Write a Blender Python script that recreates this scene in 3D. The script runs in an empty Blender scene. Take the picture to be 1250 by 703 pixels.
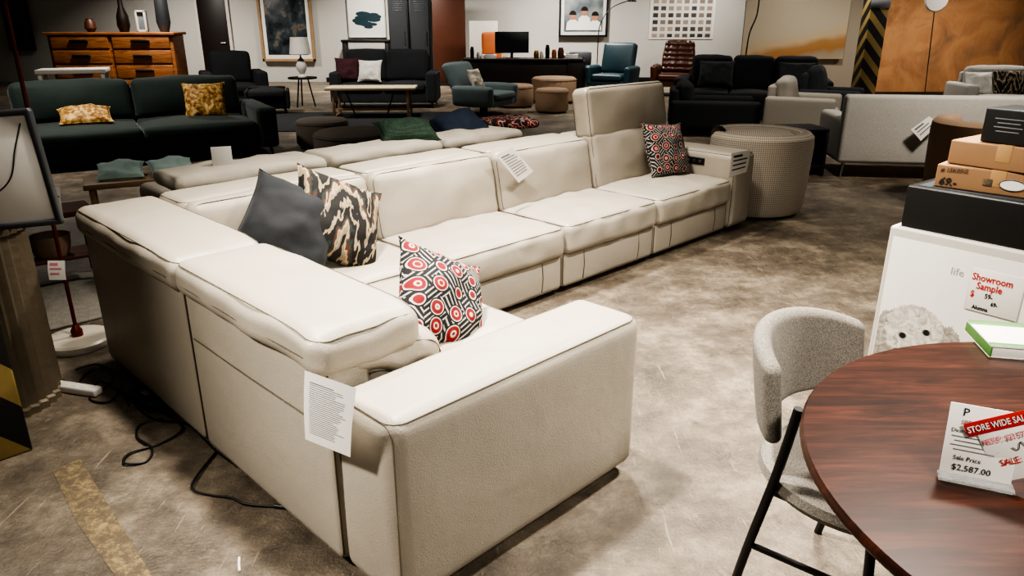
import bpy, bmesh, math, random
from mathutils import Vector, Matrix, noise
random.seed(7)
scene = bpy.context.scene
COL = scene.collection
R = math.radians
FPX, PIT, CH = 900.0, R(20), 1.58
SP, CP = math.sin(PIT), math.cos(PIT)
def P(u, v, h=0.0):
    xn = (u-625)/FPX; yn = (v-351.5)/FPX
    t = (CH-h)/(SP+yn*CP)
    return Vector((xn*t, t*(CP-yn*SP), h))
def WY(u, v, Y):
    xn = (u-625)/FPX; yn = (v-351.5)/FPX
    t = Y/(CP-yn*SP)
    return (xn*t, CH-t*(SP+yn*CP))
def VP(u, v, p0, d):
    xn = (u-625)/FPX; yn = (v-351.5)/FPX
    dx, dy, dz = xn, CP-yn*SP, -(SP+yn*CP)
    nx, ny = -d[1], d[0]
    t = (p0[0]*nx+p0[1]*ny)/(dx*nx+dy*ny)
    return Vector((dx*t, dy*t, CH+dz*t))
def XF(loc=(0,0,0), rx=0, ry=0, rz=0):
    return Matrix.Translation(loc) @ Matrix.Rotation(R(rz),4,'Z') @ Matrix.Rotation(R(ry),4,'Y') @ Matrix.Rotation(R(rx),4,'X')

# ------------------------------------------------------------------ materials
def hx(h, k=1.0):
    c = [int(h[i:i+2],16)/255 for i in (0,2,4)]
    return tuple(min(1,k*(x/12.92 if x <= .04045 else ((x+.055)/1.055)**2.4)) for x in c)+(1,)
class NM:
    def __init__(s, name, rough=.6, metal=0.0):
        s.m = bpy.data.materials.new(name); s.m.use_nodes = True
        s.nt = s.m.node_tree; s.b = s.nt.nodes['Principled BSDF']
        s.b.inputs['Roughness'].default_value = rough
        s.b.inputs['Metallic'].default_value = metal
        s.tc = s.nt.nodes.new('ShaderNodeTexCoord')
    def node(s, t, **kw):
        n = s.nt.nodes.new(t)
        for k, v in kw.items(): setattr(n, k, v)
        return n
    def put(s, sock, v):
        if isinstance(v, (int, float, tuple)): sock.default_value = v
        else: s.nt.links.new(v, sock)
    def math(s, op, a, b=None, c=None):
        n = s.node('ShaderNodeMath', operation=op)
        s.put(n.inputs[0], a)
        if b is not None: s.put(n.inputs[1], b)
        if c is not None: s.put(n.inputs[2], c)
        return n.outputs[0]
    def noise(s, sc, det=4, vec=None, rough=.55, dist=0):
        n = s.node('ShaderNodeTexNoise'); n.inputs['Scale'].default_value = sc
        n.inputs['Detail'].default_value = det; n.inputs['Roughness'].default_value = rough
        n.inputs['Distortion'].default_value = dist
        s.nt.links.new(vec if vec else s.tc.outputs['Object'], n.inputs['Vector']); return n.outputs['Fac']
    def voro(s, sc, rnd=1.0, vec=None, feat='F1'):
        n = s.node('ShaderNodeTexVoronoi', feature=feat); n.inputs['Scale'].default_value = sc
        n.inputs['Randomness'].default_value = rnd
        s.nt.links.new(vec if vec else s.tc.outputs['Object'], n.inputs['Vector']); return n.outputs['Distance']
    def ramp(s, fac, stops, const=False):
        n = s.node('ShaderNodeValToRGB'); cr = n.color_ramp
        if const: cr.interpolation = 'CONSTANT'
        while len(cr.elements) < len(stops): cr.elements.new(.5)
        for e, (p, c) in zip(cr.elements, stops): e.position = p; e.color = c if isinstance(c, tuple) else hx(c)
        s.put(n.inputs[0], fac); return n.outputs[0]
    def mix(s, f, a, b):
        n = s.node('ShaderNodeMix', data_type='RGBA'); s.put(n.inputs[0], f); s.put(n.inputs[6], a); s.put(n.inputs[7], b)
        return n.outputs[2]
    def xyz(s):
        n = s.node('ShaderNodeSeparateXYZ'); s.nt.links.new(s.tc.outputs['Object'], n.inputs[0]); return n.outputs
    def mapv(s, sc=(1,1,1), rot=(0,0,0)):
        n = s.node('ShaderNodeMapping'); n.inputs['Scale'].default_value = sc; n.inputs['Rotation'].default_value = rot
        s.nt.links.new(s.tc.outputs['Object'], n.inputs[0]); return n.outputs[0]
    def color(s, v): s.put(s.b.inputs['Base Color'], v); return s
    def bump(s, h, st, dist=.01):
        n = s.node('ShaderNodeBump'); n.inputs['Strength'].default_value = st; n.inputs['Distance'].default_value = dist
        s.nt.links.new(h, n.inputs['Height']); s.nt.links.new(n.outputs[0], s.b.inputs['Normal']); return s
def M(name, h, rough=.6, metal=0.0, var=.12, vs=6, bump=0.0, bs=80, sheen=0, coat=0):
    n = NM(name, rough, metal); c = hx(h)
    n.color(n.mix(n.noise(vs), tuple(x*(1-var*1.5) for x in c[:3])+(1,), tuple(min(1,x*(1+var*1.5)) for x in c[:3])+(1,)))
    if bump: n.bump(n.noise(bs, 3), bump)
    if sheen: n.b.inputs['Sheen Weight'].default_value = sheen; n.b.inputs['Sheen Roughness'].default_value = .4
    if coat: n.b.inputs['Coat Weight'].default_value = coat
    return n.m
m = {}
n = NM('leather_bone', .42)
gr_ = n.ramp(n.noise(420, 2), [(.35, (.88,.88,.88,1)), (.65, (1,1,1,1))])
mx = n.node('ShaderNodeMix', data_type='RGBA', blend_type='MULTIPLY'); mx.inputs[0].default_value = .7
n.put(mx.inputs[6], n.mix(n.noise(3.0, 3), hx('9b9386'), hx('a9a193'))); n.put(mx.inputs[7], gr_); n.color(mx.outputs[2])
hgt = n.math('ADD', n.math('MULTIPLY', n.noise(5, 2, dist=.4), .9), n.math('MULTIPLY', n.voro(230), .09))
hgt = n.math('ADD', hgt, n.math('MULTIPLY', n.noise(22, 4, dist=1.0), .09))
n.bump(hgt, .42, .015); n.b.inputs['Specular IOR Level'].default_value = .42
m['leather'] = n.m
m['seam'] = M('leather_seam', '574f41', .6)
m['stitch'] = M('stitching', '61594b', .6)
m['black'] = M('black_metal', '121212', .4)
m['blackplastic'] = M('black_plastic', '0c0c0d', .5)
m['chrome'] = M('brushed_steel', 'a8a8a8', .3, 1.0)
m['greenvel'] = M('green_velvet', '1b2a24', .8, bump=.2, bs=20, sheen=.3, var=.25)
m['navy'] = M('charcoal_velvet', '171a1e', .85, bump=.25, bs=14, sheen=.12, var=.3)
m['navy2'] = M('navy_cotton', '1d283c', .85, bump=.2)
m['blackfab'] = M('black_fabric', '121316', .9, bump=.3, bs=120)
m['charfab'] = M('charcoal_fabric', '232528', .9, bump=.3, bs=100, sheen=.1)
m['slate'] = M('slate_teal_fabric', '4f5b5c', .85, bump=.2, sheen=.1)
m['greyfab'] = M('light_grey_weave', 'a09c95', .95, bump=.5, bs=220, var=.12, vs=60)
m['creamfab'] = M('cream_cotton', 'b3ab9d', .9, bump=.3, bs=14)
m['creamchair'] = M('oatmeal_weave', '8b857b', .95, bump=.4, bs=160, vs=80)
m['tanfab'] = M('tan_suede', '8c745e', .9, bump=.2)
m['ottogrey'] = M('taupe_boucle', '675e55', .95, bump=.5, bs=120)
m['mint'] = M('pale_mint_cotton', 'b4ccc6', .9, bump=.2)
m['teal'] = M('teal_leather', '17343c', .5, bump=.2)
m['brownlea'] = M('brown_leather', '4a281a', .35, bump=.3, bs=30)
m['burg'] = M('burgundy_cotton', '3d1a22', .9)
m['whitefab'] = M('white_cotton', 'c6c2ba', .9, bump=.2)
m['paper'] = M('white_paper', 'dad7d0', .7, var=.03)
m['ink'] = M('printed_ink', '1c1c1e', .8, var=0)
m['inkl'] = M('grey_print', '6c6c6f', .8, var=0)
m['inkp'] = M('pale_grey_print', '9a9893', .8, var=0)
m['red'] = M('red_print', 'b0201a', .7, var=.02)
m['pink'] = M('pink_print', 'd77b86', .7, var=.02)
m['white'] = M('white_laminate', 'bdb8b0', .45, var=.04)
m['marble'] = M('white_marble', 'b5ad9f', .35, var=.1, vs=12)
m['copper'] = M('copper_red_metal', '6b2a1e', .35, .6)
m['card'] = M('brown_cardboard', '8a694a', .85, var=.08, vs=10)
m['tape'] = M('packing_tape', 'a58257', .4, var=.05)
m['darkwood'] = M('espresso_wood', '1b100c', .45)
m['brownpanel'] = M('walnut_panel', '4c2818', .5, var=.2, vs=3)
m['lightwood'] = M('light_oak', '957857', .55, var=.15, vs=10)
m['paleoak'] = M('pale_oak', 'b5a78c', .5, var=.08, vs=10)
m['gold'] = M('brass', '8a6a34', .35, .8)
m['amber'] = M('amber_fabric', '8f4a1a', .8)
m['greymetal'] = M('grey_metal', '55575a', .45, .7)
n = NM('worn_yellow_paint', .85)
n.color(n.mix(n.math('MULTIPLY', n.ramp(n.noise(16, 14, rough=.9), [(.40, '000000'), (.52, 'ffffff')]), .92), hx('8d7a54'), hx('473e33'))); m['tapey'] = n.m
n = NM('honey_wood', .45); v = n.mapv((1.5, 1.5, 14))
n.color(n.ramp(n.noise(2.2, 5, v, dist=1.2), [(.3, '633a22'), (.55, '8d5a34'), (.8, 'a57147')])); m['honey'] = n.m
n = NM('walnut_table_wood', .34); v = n.mapv((2.0, 22, 2), (0,0,R(-25)))
g1 = n.ramp(n.noise(1.7, 9, v, rough=.75, dist=.5), [(.36, '120906'), (.48, '2a140c'), (.58, '442317'), (.70, '5f3626')])
g2 = n.ramp(n.noise(3.2, 5), [(.35, '1d0e09'), (.65, '43251b')])
n.color(n.mix(.4, g1, g2)); n.b.inputs['Specular IOR Level'].default_value = .33
n.b.inputs['Coat Weight'].default_value = .07; n.b.inputs['Coat Roughness'].default_value = .15; m['table'] = n.m
n = NM('grey_tweed', .95)
n.color(n.ramp(n.noise(330, 2), [(.3, '57524b'), (.5, '78726a'), (.7, '948e84')])); n.bump(n.noise(300, 2), .4, .002); m['tweed'] = n.m
n = NM('gold_speckle', .7); n.color(n.ramp(n.noise(22, 4), [(.38, '6b4419'), (.5, 'a87e3a'), (.62, 'cfb27c')])); m['goldpil'] = n.m
n = NM('green_check', .85); n.color(n.ramp(n.voro(60, .2), [(.2, '1a2e23'), (.5, '2c4533')], True)); m['greenpat'] = n.m
n = NM('red_black_plaid', .85); n.color(n.ramp(n.noise(18, 1), [(0, '16161a'), (.45, '8e2a25'), (.53, 'b9b2a8'), (.58, '2d1518')], True)); m['plaid'] = n.m
n = NM('red_black_white_geometric', .85)
o = n.xyz(); cv = n.node('ShaderNodeCombineXYZ'); n.put(cv.inputs[0], o[0]); n.put(cv.inputs[1], o[1])
vo = n.voro(12.0, .3, cv.outputs[0])
st = n.math('FRACT', n.math('MULTIPLY', n.math('ADD', o[0], n.math('MULTIPLY', o[1], .8)), 42.0))
st2 = n.math('FRACT', n.math('MULTIPLY', n.math('SUBTRACT', o[0], o[1]), 42.0))
ck = n.math('GREATER_THAN', n.noise(14, 0), .5)
stripe = n.mix(ck, n.ramp(st, [(0, '07070b'), (.68, 'a09b93')], True), n.ramp(st2, [(0, '07070b'), (.68, 'a09b93')], True))
dots = n.ramp(vo, [(0, '74060d'), (.13, 'b3ada4'), (.18, '74060d'), (.33, 'b3ada4'), (.375, '07070b')], True)
n.color(n.mix(n.math('GREATER_THAN', vo, .44), dots, stripe)); m['redgeo'] = n.m
n = NM('ikat_print', .85)
o = n.xyz()
zig = n.math('ADD', n.math('MULTIPLY', o[1], 3.0), n.math('MULTIPLY', n.math('PINGPONG', n.math('MULTIPLY', o[0], 4.0), .5), 1.6))
zig = n.math('ADD', zig, n.math('MULTIPLY', n.noise(6, 3, n.mapv((2.2,.7,1)), rough=.7), 1.5))
n.color(n.ramp(n.math('FRACT', zig), [(0, '0f0c0a'), (.32, '7d705a'), (.44, '9a8d75'), (.54, '4f2d1b'), (.63, '1f2b28'), (.70, '0f0c0a'), (.87, '8f8168')], True)); m['ikat'] = n.m
n = NM('houndstooth_weave', .9); o = n.xyz()
U = n.math('MULTIPLY', n.math('ARCTAN2', o[1], o[0]), .43*62); V = n.math('MULTIPLY', o[2], 62)
a = n.math('GREATER_THAN', n.math('FRACT', U), .5); b = n.math('GREATER_THAN', n.math('FRACT', V), .5)
dg = n.math('GREATER_THAN', n.math('FRACT', n.math('ADD', U, V)), .5)
eq = n.math('COMPARE', a, b, .1)
f = n.math('ADD', n.math('MULTIPLY', eq, a), n.math('MULTIPLY', n.math('SUBTRACT', 1.0, eq), dg))
n.color(n.mix(f, hx('82786d'), hx('bdb3a3'))); m['hound'] = n.m
n = NM('houndstooth_seat_weave', .9); o = n.xyz()
U = n.math('MULTIPLY', o[0], 62); V = n.math('MULTIPLY', o[1], 62)
a = n.math('GREATER_THAN', n.math('FRACT', U), .5); b = n.math('GREATER_THAN', n.math('FRACT', V), .5)
n.color(n.mix(n.math('MULTIPLY', n.math('ADD', a, b), .5), hx('82786d'), hx('bdb3a3'))); m['houndseat'] = n.m
n = NM('hazard_stripes', .6); o = n.xyz()
s_ = n.math('FRACT', n.math('MULTIPLY', n.math('ADD', n.math('ADD', o[0], o[1]), n.math('MULTIPLY', o[2], .9)), 3.2))
n.color(n.mix(n.math('MULTIPLY', n.noise(30, 5), .4), n.ramp(s_, [(0, '0b0b0b'), (.55, '8c7745')], True), hx('1a1712'))); m['hazard'] = n.m
m['flute'] = M('dull_bronze_foil', '6b6050', .5, .3, bump=.3, bs=20)
n = NM('rust_canvas', .85); v = n.mapv((1,1,1))
gr = n.ramp(n.noise(1.3, 6, v, dist=1.0), [(.3, '5f3a1e'), (.45, '8e562b'), (.6, 'a57040'), (.75, '7c4a27')])
gr = n.mix(n.math('MULTIPLY', n.noise(9, 5, n.mapv((5,1,.5)), rough=.7), .5), gr, hx('a18a6a')); n.color(gr); m['rust'] = n.m
n = NM('ochre_canvas', .8); o = n.xyz()
zz = n.math('ADD', o[2], n.math('MULTIPLY', n.noise(1.0, 3), .5)); zz = n.math('SUBTRACT', zz, n.math('MULTIPLY', o[0], .22))
n.color(n.ramp(n.math('ADD', n.math('MULTIPLY', zz, 1.0), 0.05), [(.0, '9a8c76'), (.28, '857762'), (.36, '8b6237'), (.5, '8f6a40'), (.62, 'a08d70'), (.85, '9a8f7c')])); m['ochre'] = n.m
n = NM('dark_print', .4); n.color(n.ramp(n.noise(3, 4), [(.4, '14181c'), (.55, '39434a'), (.62, '6e6556'), (.7, '1a1a1c')])); m['darkprint'] = n.m
n = NM('blue_grey_print', .5); n.color(n.ramp(n.noise(2, 2), [(.4, '5a6468'), (.6, '8b8f8c')])); m['bluep'] = n.m
m['skin'] = M('printed_skin', 'a8765c', .6)
n = NM('printed_curls', .9); n.color(n.ramp(n.noise(34, 7, dist=1.0, rough=.62), [(.34, '8e887e'), (.47, 'b8b2a8'), (.6, 'd2cdc4')])); m['curls'] = n.m
n = NM('printed_ear_curls', .9); n.color(n.ramp(n.noise(34, 7, dist=1.0, rough=.62), [(.34, '716a60'), (.5, '9a9389'), (.66, 'b8b2a8')])); m['earcurls'] = n.m
n = NM('photo_grid_print', .6)
mp = n.node('ShaderNodeMapping'); mp.inputs['Rotation'].default_value = (R(-90),0,0); n.nt.links.new(n.tc.outputs['Object'], mp.inputs[0])
br_ = n.node('ShaderNodeTexBrick'); br_.offset = 0; br_.inputs['Scale'].default_value = 1
br_.inputs['Color1'].default_value = hx('2d2d30'); br_.inputs['Color2'].default_value = hx('a49484'); br_.inputs['Mortar'].default_value = hx('d0ccc4')
br_.inputs['Mortar Size'].default_value = .035; br_.inputs['Brick Width'].default_value = .2; br_.inputs['Row Height'].default_value = .17
n.nt.links.new(mp.outputs[0], br_.inputs['Vector']); n.color(br_.outputs['Color']); m['photogrid'] = n.m
n = NM('worn_concrete', .5)
big = n.noise(.5, 5, rough=.6, dist=.6); mid = n.noise(2.4, 12, rough=.8); fine = n.noise(90, 4)
c1 = n.ramp(big, [(.34, '3b332b'), (.48, '5c5348'), (.6, '776d5f'), (.72, '8b8070')])
c2 = n.ramp(mid, [(.38, '2b241d'), (.5, '675c4e'), (.61, '9d907c')])
cc = n.mix(.6, c1, c2)
cc = n.mix(n.math('MULTIPLY', n.math('GREATER_THAN', n.noise(9.0, 12, rough=.85), .605), .4), cc, hx('a89b86'))
cc = n.mix(n.math('MULTIPLY', n.math('GREATER_THAN', n.noise(6, 12, rough=.88, dist=.5), .58), .5), cc, hx('241d16'))
scr = n.noise(3.0, 8, n.mapv((14,.9,1),(0,0,R(35))), rough=.75, dist=.4)
cc = n.mix(n.math('MULTIPLY', n.math('GREATER_THAN', scr, .63), .42), cc, hx('b3a690'))
scr2 = n.noise(3.0, 8, n.mapv((1.1,16,1),(0,0,R(10))), rough=.75, dist=.4)
cc = n.mix(n.math('MULTIPLY', n.math('GREATER_THAN', scr2, .63), .42), cc, hx('2e261e'))
cc = n.mix(n.math('MULTIPLY', fine, .4), cc, hx('3f372d'))
n.color(cc); n.bump(n.math('ADD', mid, n.math('MULTIPLY', fine, .5)), .7, .014)
n.put(n.b.inputs['Roughness'], n.math('ADD', n.math('MULTIPLY', mid, .4), .28)); m['concr'] = n.m
m['wall'] = M('painted_wall', 'b9b6af', .8, var=.05, vs=1)
m['wall2'] = M('painted_wall_beige', '857a6a', .8, var=.05, vs=1)
m['rug'] = M('dark_rug', '151517', .95, bump=.5, var=.3)
m['rugl'] = M('grey_rug', '7a756c', .95, bump=.5, var=.3, vs=30)

# ------------------------------------------------------------------ geometry
def softgeo(sx, sy, sz, r, nr=3, nm=4, puff=(0,0,0), nz=0.0, fq=5.0):
    S = [sx/2, sy/2, sz/2]; r = min(r, min(S)*.98)
    def axis(s):
        off = [r*math.tan(math.pi/4*k/nr) for k in range(1, nr+1)]
        return [-(s-r)-o for o in reversed(off)]+[-(s-r)+2*(s-r)*k/nm for k in range(nm+1)]+[(s-r)+o for o in off]
    A = [axis(s) for s in S]; N = len(A[0]); idx = {}; vs = []; fs = []
    seed = Vector((random.random()*50, random.random()*50, 0))
    def vert(k):
        if k in idx: return idx[k]
        p = Vector((A[0][k[0]], A[1][k[1]], A[2][k[2]]))
        c = Vector([max(-(S[i]-r), min(S[i]-r, p[i])) for i in range(3)])
        d = p-c
        if d.length > 1e-9: p = c+d.normalized()*r
        q = [p[i]/S[i] for i in range(3)]; add = [0,0,0]; inner = 0
        for i in range(3):
            e, g = (i+1)%3, (i+2)%3
            w = abs(q[i])*max(0,1-q[e]**2)*max(0,1-q[g]**2)
            inner = max(inner, w)
            if puff[i]: add[i] = puff[i]*(1 if q[i] > 0 else -1)*w
        p = p+Vector(add)
        if nz: p = p+noise.noise_vector(p*fq+seed)*nz*(.08+.92*min(1,inner*2.2))
        idx[k] = len(vs); vs.append(p); return idx[k]
    for d in range(3):
        e, g = (d+1)%3, (d+2)%3
        for side in (0, N-1):
            for i in range(N-1):
                for j in range(N-1):
                    q = []
                    for (a, b) in ((i,j),(i+1,j),(i+1,j+1),(i,j+1)):
                        k = [0,0,0]; k[d] = side; k[e] = a; k[g] = b; q.append(vert(tuple(k)))
                    if side == 0: q.reverse()
                    fs.append(tuple(q))
    return vs, fs
class MB:
    def __init__(s): s.v = []; s.f = []
    def add(s, vs, fs, X=None):
        k = len(s.v)
        for p in vs: s.v.append((X @ Vector(p)) if X else Vector(p))
        s.f += [tuple(k+i for i in f) for f in fs]; return s
    def soft(s, c, sz, r=.02, nr=3, nm=4, puff=(0,0,0), nz=0, rx=0, ry=0, rz=0, fq=5.0, fn=None, X=None):
        vs, fs = softgeo(sz[0], sz[1], sz[2], r, nr, nm, puff, nz, fq)
        if fn: vs = [fn(p) for p in vs]
        T = XF(c, rx, ry, rz)
        return s.add(vs, fs, (X @ T) if X else T)
    def box(s, c, sz, r=.004, rx=0, ry=0, rz=0, X=None): return s.soft(c, sz, r, 1, 1, rx=rx, ry=ry, rz=rz, X=X)
    def lohi(s, lo, hi, r=.004, **k):
        c = [(a+b)/2 for a, b in zip(lo, hi)]; z = [abs(b-a) for a, b in zip(lo, hi)]
        if r <= .006 and not k: return s.box(c, z, r)
        return s.soft(c, z, r, **k)
    def tube(s, pts, r, seg=8, closed=False, X=None):
        pts = [Vector(p) for p in pts]; N = len(pts); vs = []; fs = []
        up = Vector((0,0,1)); prev = None
        for i in range(N):
            if closed: t = pts[(i+1)%N]-pts[i-1]
            else: t = pts[min(i+1,N-1)]-pts[max(i-1,0)]
            t.normalize()
            if prev is None:
                a = t.cross(up)
                if a.length < .05: a = t.cross(Vector((1,0,0)))
            else: a = prev-t*prev.dot(t)
            a.normalize(); prev = a; b = t.cross(a)
            rr = r[i] if isinstance(r, (list, tuple)) else r
            for k in range(seg):
                th = 2*math.pi*k/seg; vs.append(pts[i]+a*math.cos(th)*rr+b*math.sin(th)*rr)
        for i in range(N if closed else N-1):
            j = (i+1)%N
            for k in range(seg):
                l = (k+1)%seg; fs.append((i*seg+k, i*seg+l, j*seg+l, j*seg+k))
        if not closed:
            fs.append(tuple(range(seg))[::-1]); fs.append(tuple((N-1)*seg+k for k in range(seg)))
        return s.add(vs, fs, X)
    def lathe(s, prof, seg=40, X=None, a0=0, a1=360, flute=0, fa=0):
        vs = []; fs = []; full = abs(a1-a0) >= 359.9; n = seg if full else seg+1
        for (r, z) in prof:
            for k in range(n):
                th = R(a0)+R(a1-a0)*k/seg; rr = r*(1+(fa*math.cos(flute*th) if flute else 0))
                vs.append((rr*math.cos(th), rr*math.sin(th), z))
        for i in range(len(prof)-1):
            for k in range(seg):
                l = (k+1)%n; fs.append((i*n+k, i*n+l, (i+1)*n+l, (i+1)*n+k))
        if full:
            fs.append(tuple(range(n))[::-1]); fs.append(tuple((len(prof)-1)*n+k for k in range(n)))
        return s.add(vs, fs, X)
    def quad(s, a, b, c, d): return s.add([a,b,c,d], [(0,1,2,3)])
    def disc(s, c, r, seg=24, X=None, sx=1, sy=1):
        return s.add([(c[0]+r*sx*math.cos(2*math.pi*k/seg), c[1], c[2]+r*sy*math.sin(2*math.pi*k/seg)) for k in range(seg)], [tuple(range(seg))], X)
    def build(s, name, mt, parent=None, loc=(0,0,0), rot=None, smooth=True):
        me = bpy.data.meshes.new(name); me.from_pydata([tuple(p) for p in s.v], [], s.f); me.update()
        me.polygons.foreach_set('use_smooth', [smooth]*len(me.polygons))
        if smooth: me.set_sharp_from_angle(angle=R(38))
        me.materials.append(m[mt] if isinstance(mt, str) else mt)
        o = bpy.data.objects.new(name, me); COL.objects.link(o); o.location = loc
        if rot: o.rotation_euler = [R(a) for a in rot]
        if parent: o.parent = parent
        return o
def cat(pts, k=8):
    pts = [Vector(p) for p in pts]; out = []; n = len(pts)
    for i in range(n-1):
        a, b, c, d = pts[max(i-1,0)], pts[i], pts[i+1], pts[min(i+2,n-1)]
        for j in range(k):
            t = j/k; out.append(.5*((2*b)+(c-a)*t+(2*a-5*b+4*c-d)*t*t+(3*b-a-3*c+d)*t**3))
    out.append(pts[-1]); return out
def tag(o, label, ct, group=None):
    o['label'] = label; o['category'] = ct
    if group: o['group'] = group
    return o
def T(name, label, ct, loc=(0,0,0), rz=0, group=None, rx=0, ry=0):
    o = bpy.data.objects.new(name, None); COL.objects.link(o); o.location = loc
    o.rotation_euler = (R(rx), R(ry), R(rz)); o.empty_display_size = .1
    return tag(o, label, ct, group)
def struct(o): o['kind'] = 'structure'; return o
def text(s, size, mt, parent, X, name='lettering', align='LEFT', bold=0):
    cu = bpy.data.curves.new('txt', 'FONT'); cu.body = s; cu.size = size; cu.align_x = align; cu.offset = bold
    cu.resolution_u = 2
    o = bpy.data.objects.new('txt', cu); COL.objects.link(o); bpy.context.view_layer.update()
    dg = bpy.context.evaluated_depsgraph_get()
    me = bpy.data.meshes.new_from_object(o.evaluated_get(dg)); bpy.data.objects.remove(o)
    me.transform(X); me.materials.clear(); me.materials.append(m[mt]); me.name = name
    r = bpy.data.objects.new(name, me); COL.objects.link(r)
    if parent: r.parent = parent
    return r
def seamloop(b, c, s, r, t=.0028, ax=2, side=1, fn=None, puff=(0,0,0)):
    e, g = (ax+1)%3, (ax+2)%3; k = r*.293-.0012
    he, hg = s[e]/2-k, s[g]/2-k; h = side*(s[ax]/2-k); rc = r*.9; pts = []
    for (sx, sy, a0) in ((1,1,0), (-1,1,90), (-1,-1,180), (1,-1,270)):
        for q in range(5):
            a = R(a0+q*22.5); p = [0,0,0]
            p[e] = sx*(he-rc)+rc*math.cos(a); p[g] = sy*(hg-rc)+rc*math.sin(a); p[ax] = h
            pts.append(Vector(p))
    out = []
    for i in range(len(pts)):
        p, q = pts[i], pts[(i+1)%len(pts)]; n = max(1, int((q-p).length/.05))
        for j in range(n): out.append(p.lerp(q, j/n))
    S_ = [s[i]/2 for i in range(3)]; res = []
    for p in out:
        q = [p[i]/S_[i] for i in range(3)]; add = [0,0,0]
        for i in range(3):
            if puff[i]: add[i] = puff[i]*(1 if q[i] > 0 else -1)*abs(q[i])*max(0,1-q[(i+1)%3]**2)*max(0,1-q[(i+2)%3]**2)
        p = p+Vector(add)
        if fn: p = fn(p)
        res.append(p+Vector(c))
    b.tube(res, t, 6, True)

# ------------------------------------------------------------------ camera
cam = bpy.data.cameras.new('camera'); co = bpy.data.objects.new('camera', cam); COL.objects.link(co)
co.location = (0,0,CH); co.rotation_euler = (R(70),0,0); cam.sensor_width = 36; cam.lens = 36*FPX/1250
cam.clip_end = 100; scene.camera = co

# ------------------------------------------------------------------ room
struct(MB().quad((-14,-3,0),(13,-3,0),(13,20.6,0),(-14,20.6,0)).build('floor', 'concr'))
struct(MB().lohi((-14,20.6,0),(13,20.8,3.6)).build('wall_back', 'wall'))
struct(MB().lohi((-14.2,-3,0),(-14,20.8,3.6)).build('wall_left', 'wall'))
struct(MB().lohi((13,-3,0),(13.2,20.8,3.6)).build('wall_right', 'wall'))
struct(MB().lohi((5.0,16.7,0),(13,16.85,3.2)).build('wall_partition', 'wall2'))
x0 = WY(243,30,20.5)[0]; x1 = WY(277,30,20.5)[0]
d = struct(MB().lohi((x0,20.5,0),(x1,20.6,2.4)).build('door_1', 'darkwood'))
MB().tube([(x1-.08,20.47,1.0),(x1-.2,20.47,1.0)], .012).build('door_handle', 'chrome', d)
struct(MB().lohi((x0-.08,20.52,0),(x0,20.6,2.5)).lohi((x1,20.52,0),(x1+.08,20.6,2.5)).build('trim_1', 'white'))
struct(MB().lohi((-5.0,20.58,0),(5,20.6,.12)).build('baseboard_back', 'blackplastic'))

# ------------------------------------------------------------------ main sectional
OX, OY = -1.97, 3.27
S = T('sectional_sofa', 'large bone leather L-shaped sectional sofa with one raised headrest', 'sofa', (OX,OY,0), 45)
L = 'leather'; z0 = .035
XM = [0, 1.35, 2.29, 3.24, 4.22, 4.54]; DW = .95; WW = 1.07; YW = -2.36; YA = -2.07
def spart(name, lo, hi, r=.03, nm=8, puff=(0,0,0), nz=.003, seam=None, rx=0, ry=0, fq=4, mt=L, t=.0026, fn=None):
    c = [(a+b)/2 for a, b in zip(lo, hi)]; z = [abs(b-a) for a, b in zip(lo, hi)]
    o = MB().soft((0,0,0), z, r, 4, nm, puff, nz, fq=fq, fn=fn).build(name, mt, S, c, (rx,ry,0))
    if seam is not None:
        b = MB()
        for (ax, sd) in seam: seamloop(b, (0,0,0), z, r, ax=ax, side=sd, t=t, fn=fn, puff=puff)
        b.build('seam', 'seam', o)
    return o
spart('back_shell', (0,-1.11,z0), (.15,0,.70), .03, seam=[(0,-1)], puff=(.008,0,0))
pb = spart('back_shell', (0,YA+.002,z0), (.15,-1.112,.70), .03, seam=[(0,-1)], puff=(.008,0,0))
MB().tube([(-.082,-.43,.13),(-.084,0,.128),(-.082,.42,.13)], .003, 6).build('pocket_seam', 'seam', pb)
for i in (0,1,2,3): spart('back_shell', (XM[i] if i else .152, -.15, z0), (XM[i+1]-.002, 0, .70), .025, seam=[(1,1)])
def gather(hy, amp=1.0):
    def f(p):
        k = max(0, 1-(p.y+hy)/.20)
        w = (math.sin(p.x*44+p.y*20+1)*.0028+math.sin(p.y*55+p.x*18)*.0022)*k*amp
        return Vector((p.x+w*.6, p.y, p.z+w-.018*k*k))
    return f
for (ya, yb) in ((-1.108,-.0), (YA+.0,-1.114)):
    hy = (yb-ya)/2
    o = spart('headrest', (-.03,ya,.655), (.345,yb,.79), .052, 20, (.006,.010,.012), .008, [(2,1)], fq=6, t=.0022, fn=gather(hy))
    MB().tube([(-.188,-hy+.06,-.012),(-.1935,0,-.012),(-.188,hy-.06,-.012)], .0022, 6).build('side_seam', 'seam', o)
    spart('headrest_fold', (.07,ya+.0,.60), (.435,yb-.01,.71), .054, 20, (.016,.010,.0), .010, [(1,-1)], ry=14, fq=10, t=.002, fn=gather(hy, 1.8))
    spart('headrest_fold', (.17,ya+.004,.525), (.45,yb-.01,.625), .049, 16, (.014,0,.0), .010, ry=10, fq=10, fn=gather(hy, 1.5))
for (xa, xb) in ((.35,XM[1]-.004), (XM[1]+.004,XM[2]-.004), (XM[2]+.004,XM[3]-.004)):
    spart('headrest', (xa,-.27,.655), (xb,.03,.79), .045, 12, (.003,.003,.014), .006, [(2,1),(1,1)], fq=6, t=.0022)
for i in (0,1,2,3):
    lo = (.36 if i == 0 else XM[i]+.005, -.38, .37); hi = (XM[i+1]-.005, -.15, .780 if i < 3 else .82)
    spart('back_cushion', lo, hi, .06, 16, (0,.036,.010), .012, [(1,-1)], rx=-11, fq=6, t=.0022)
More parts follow.
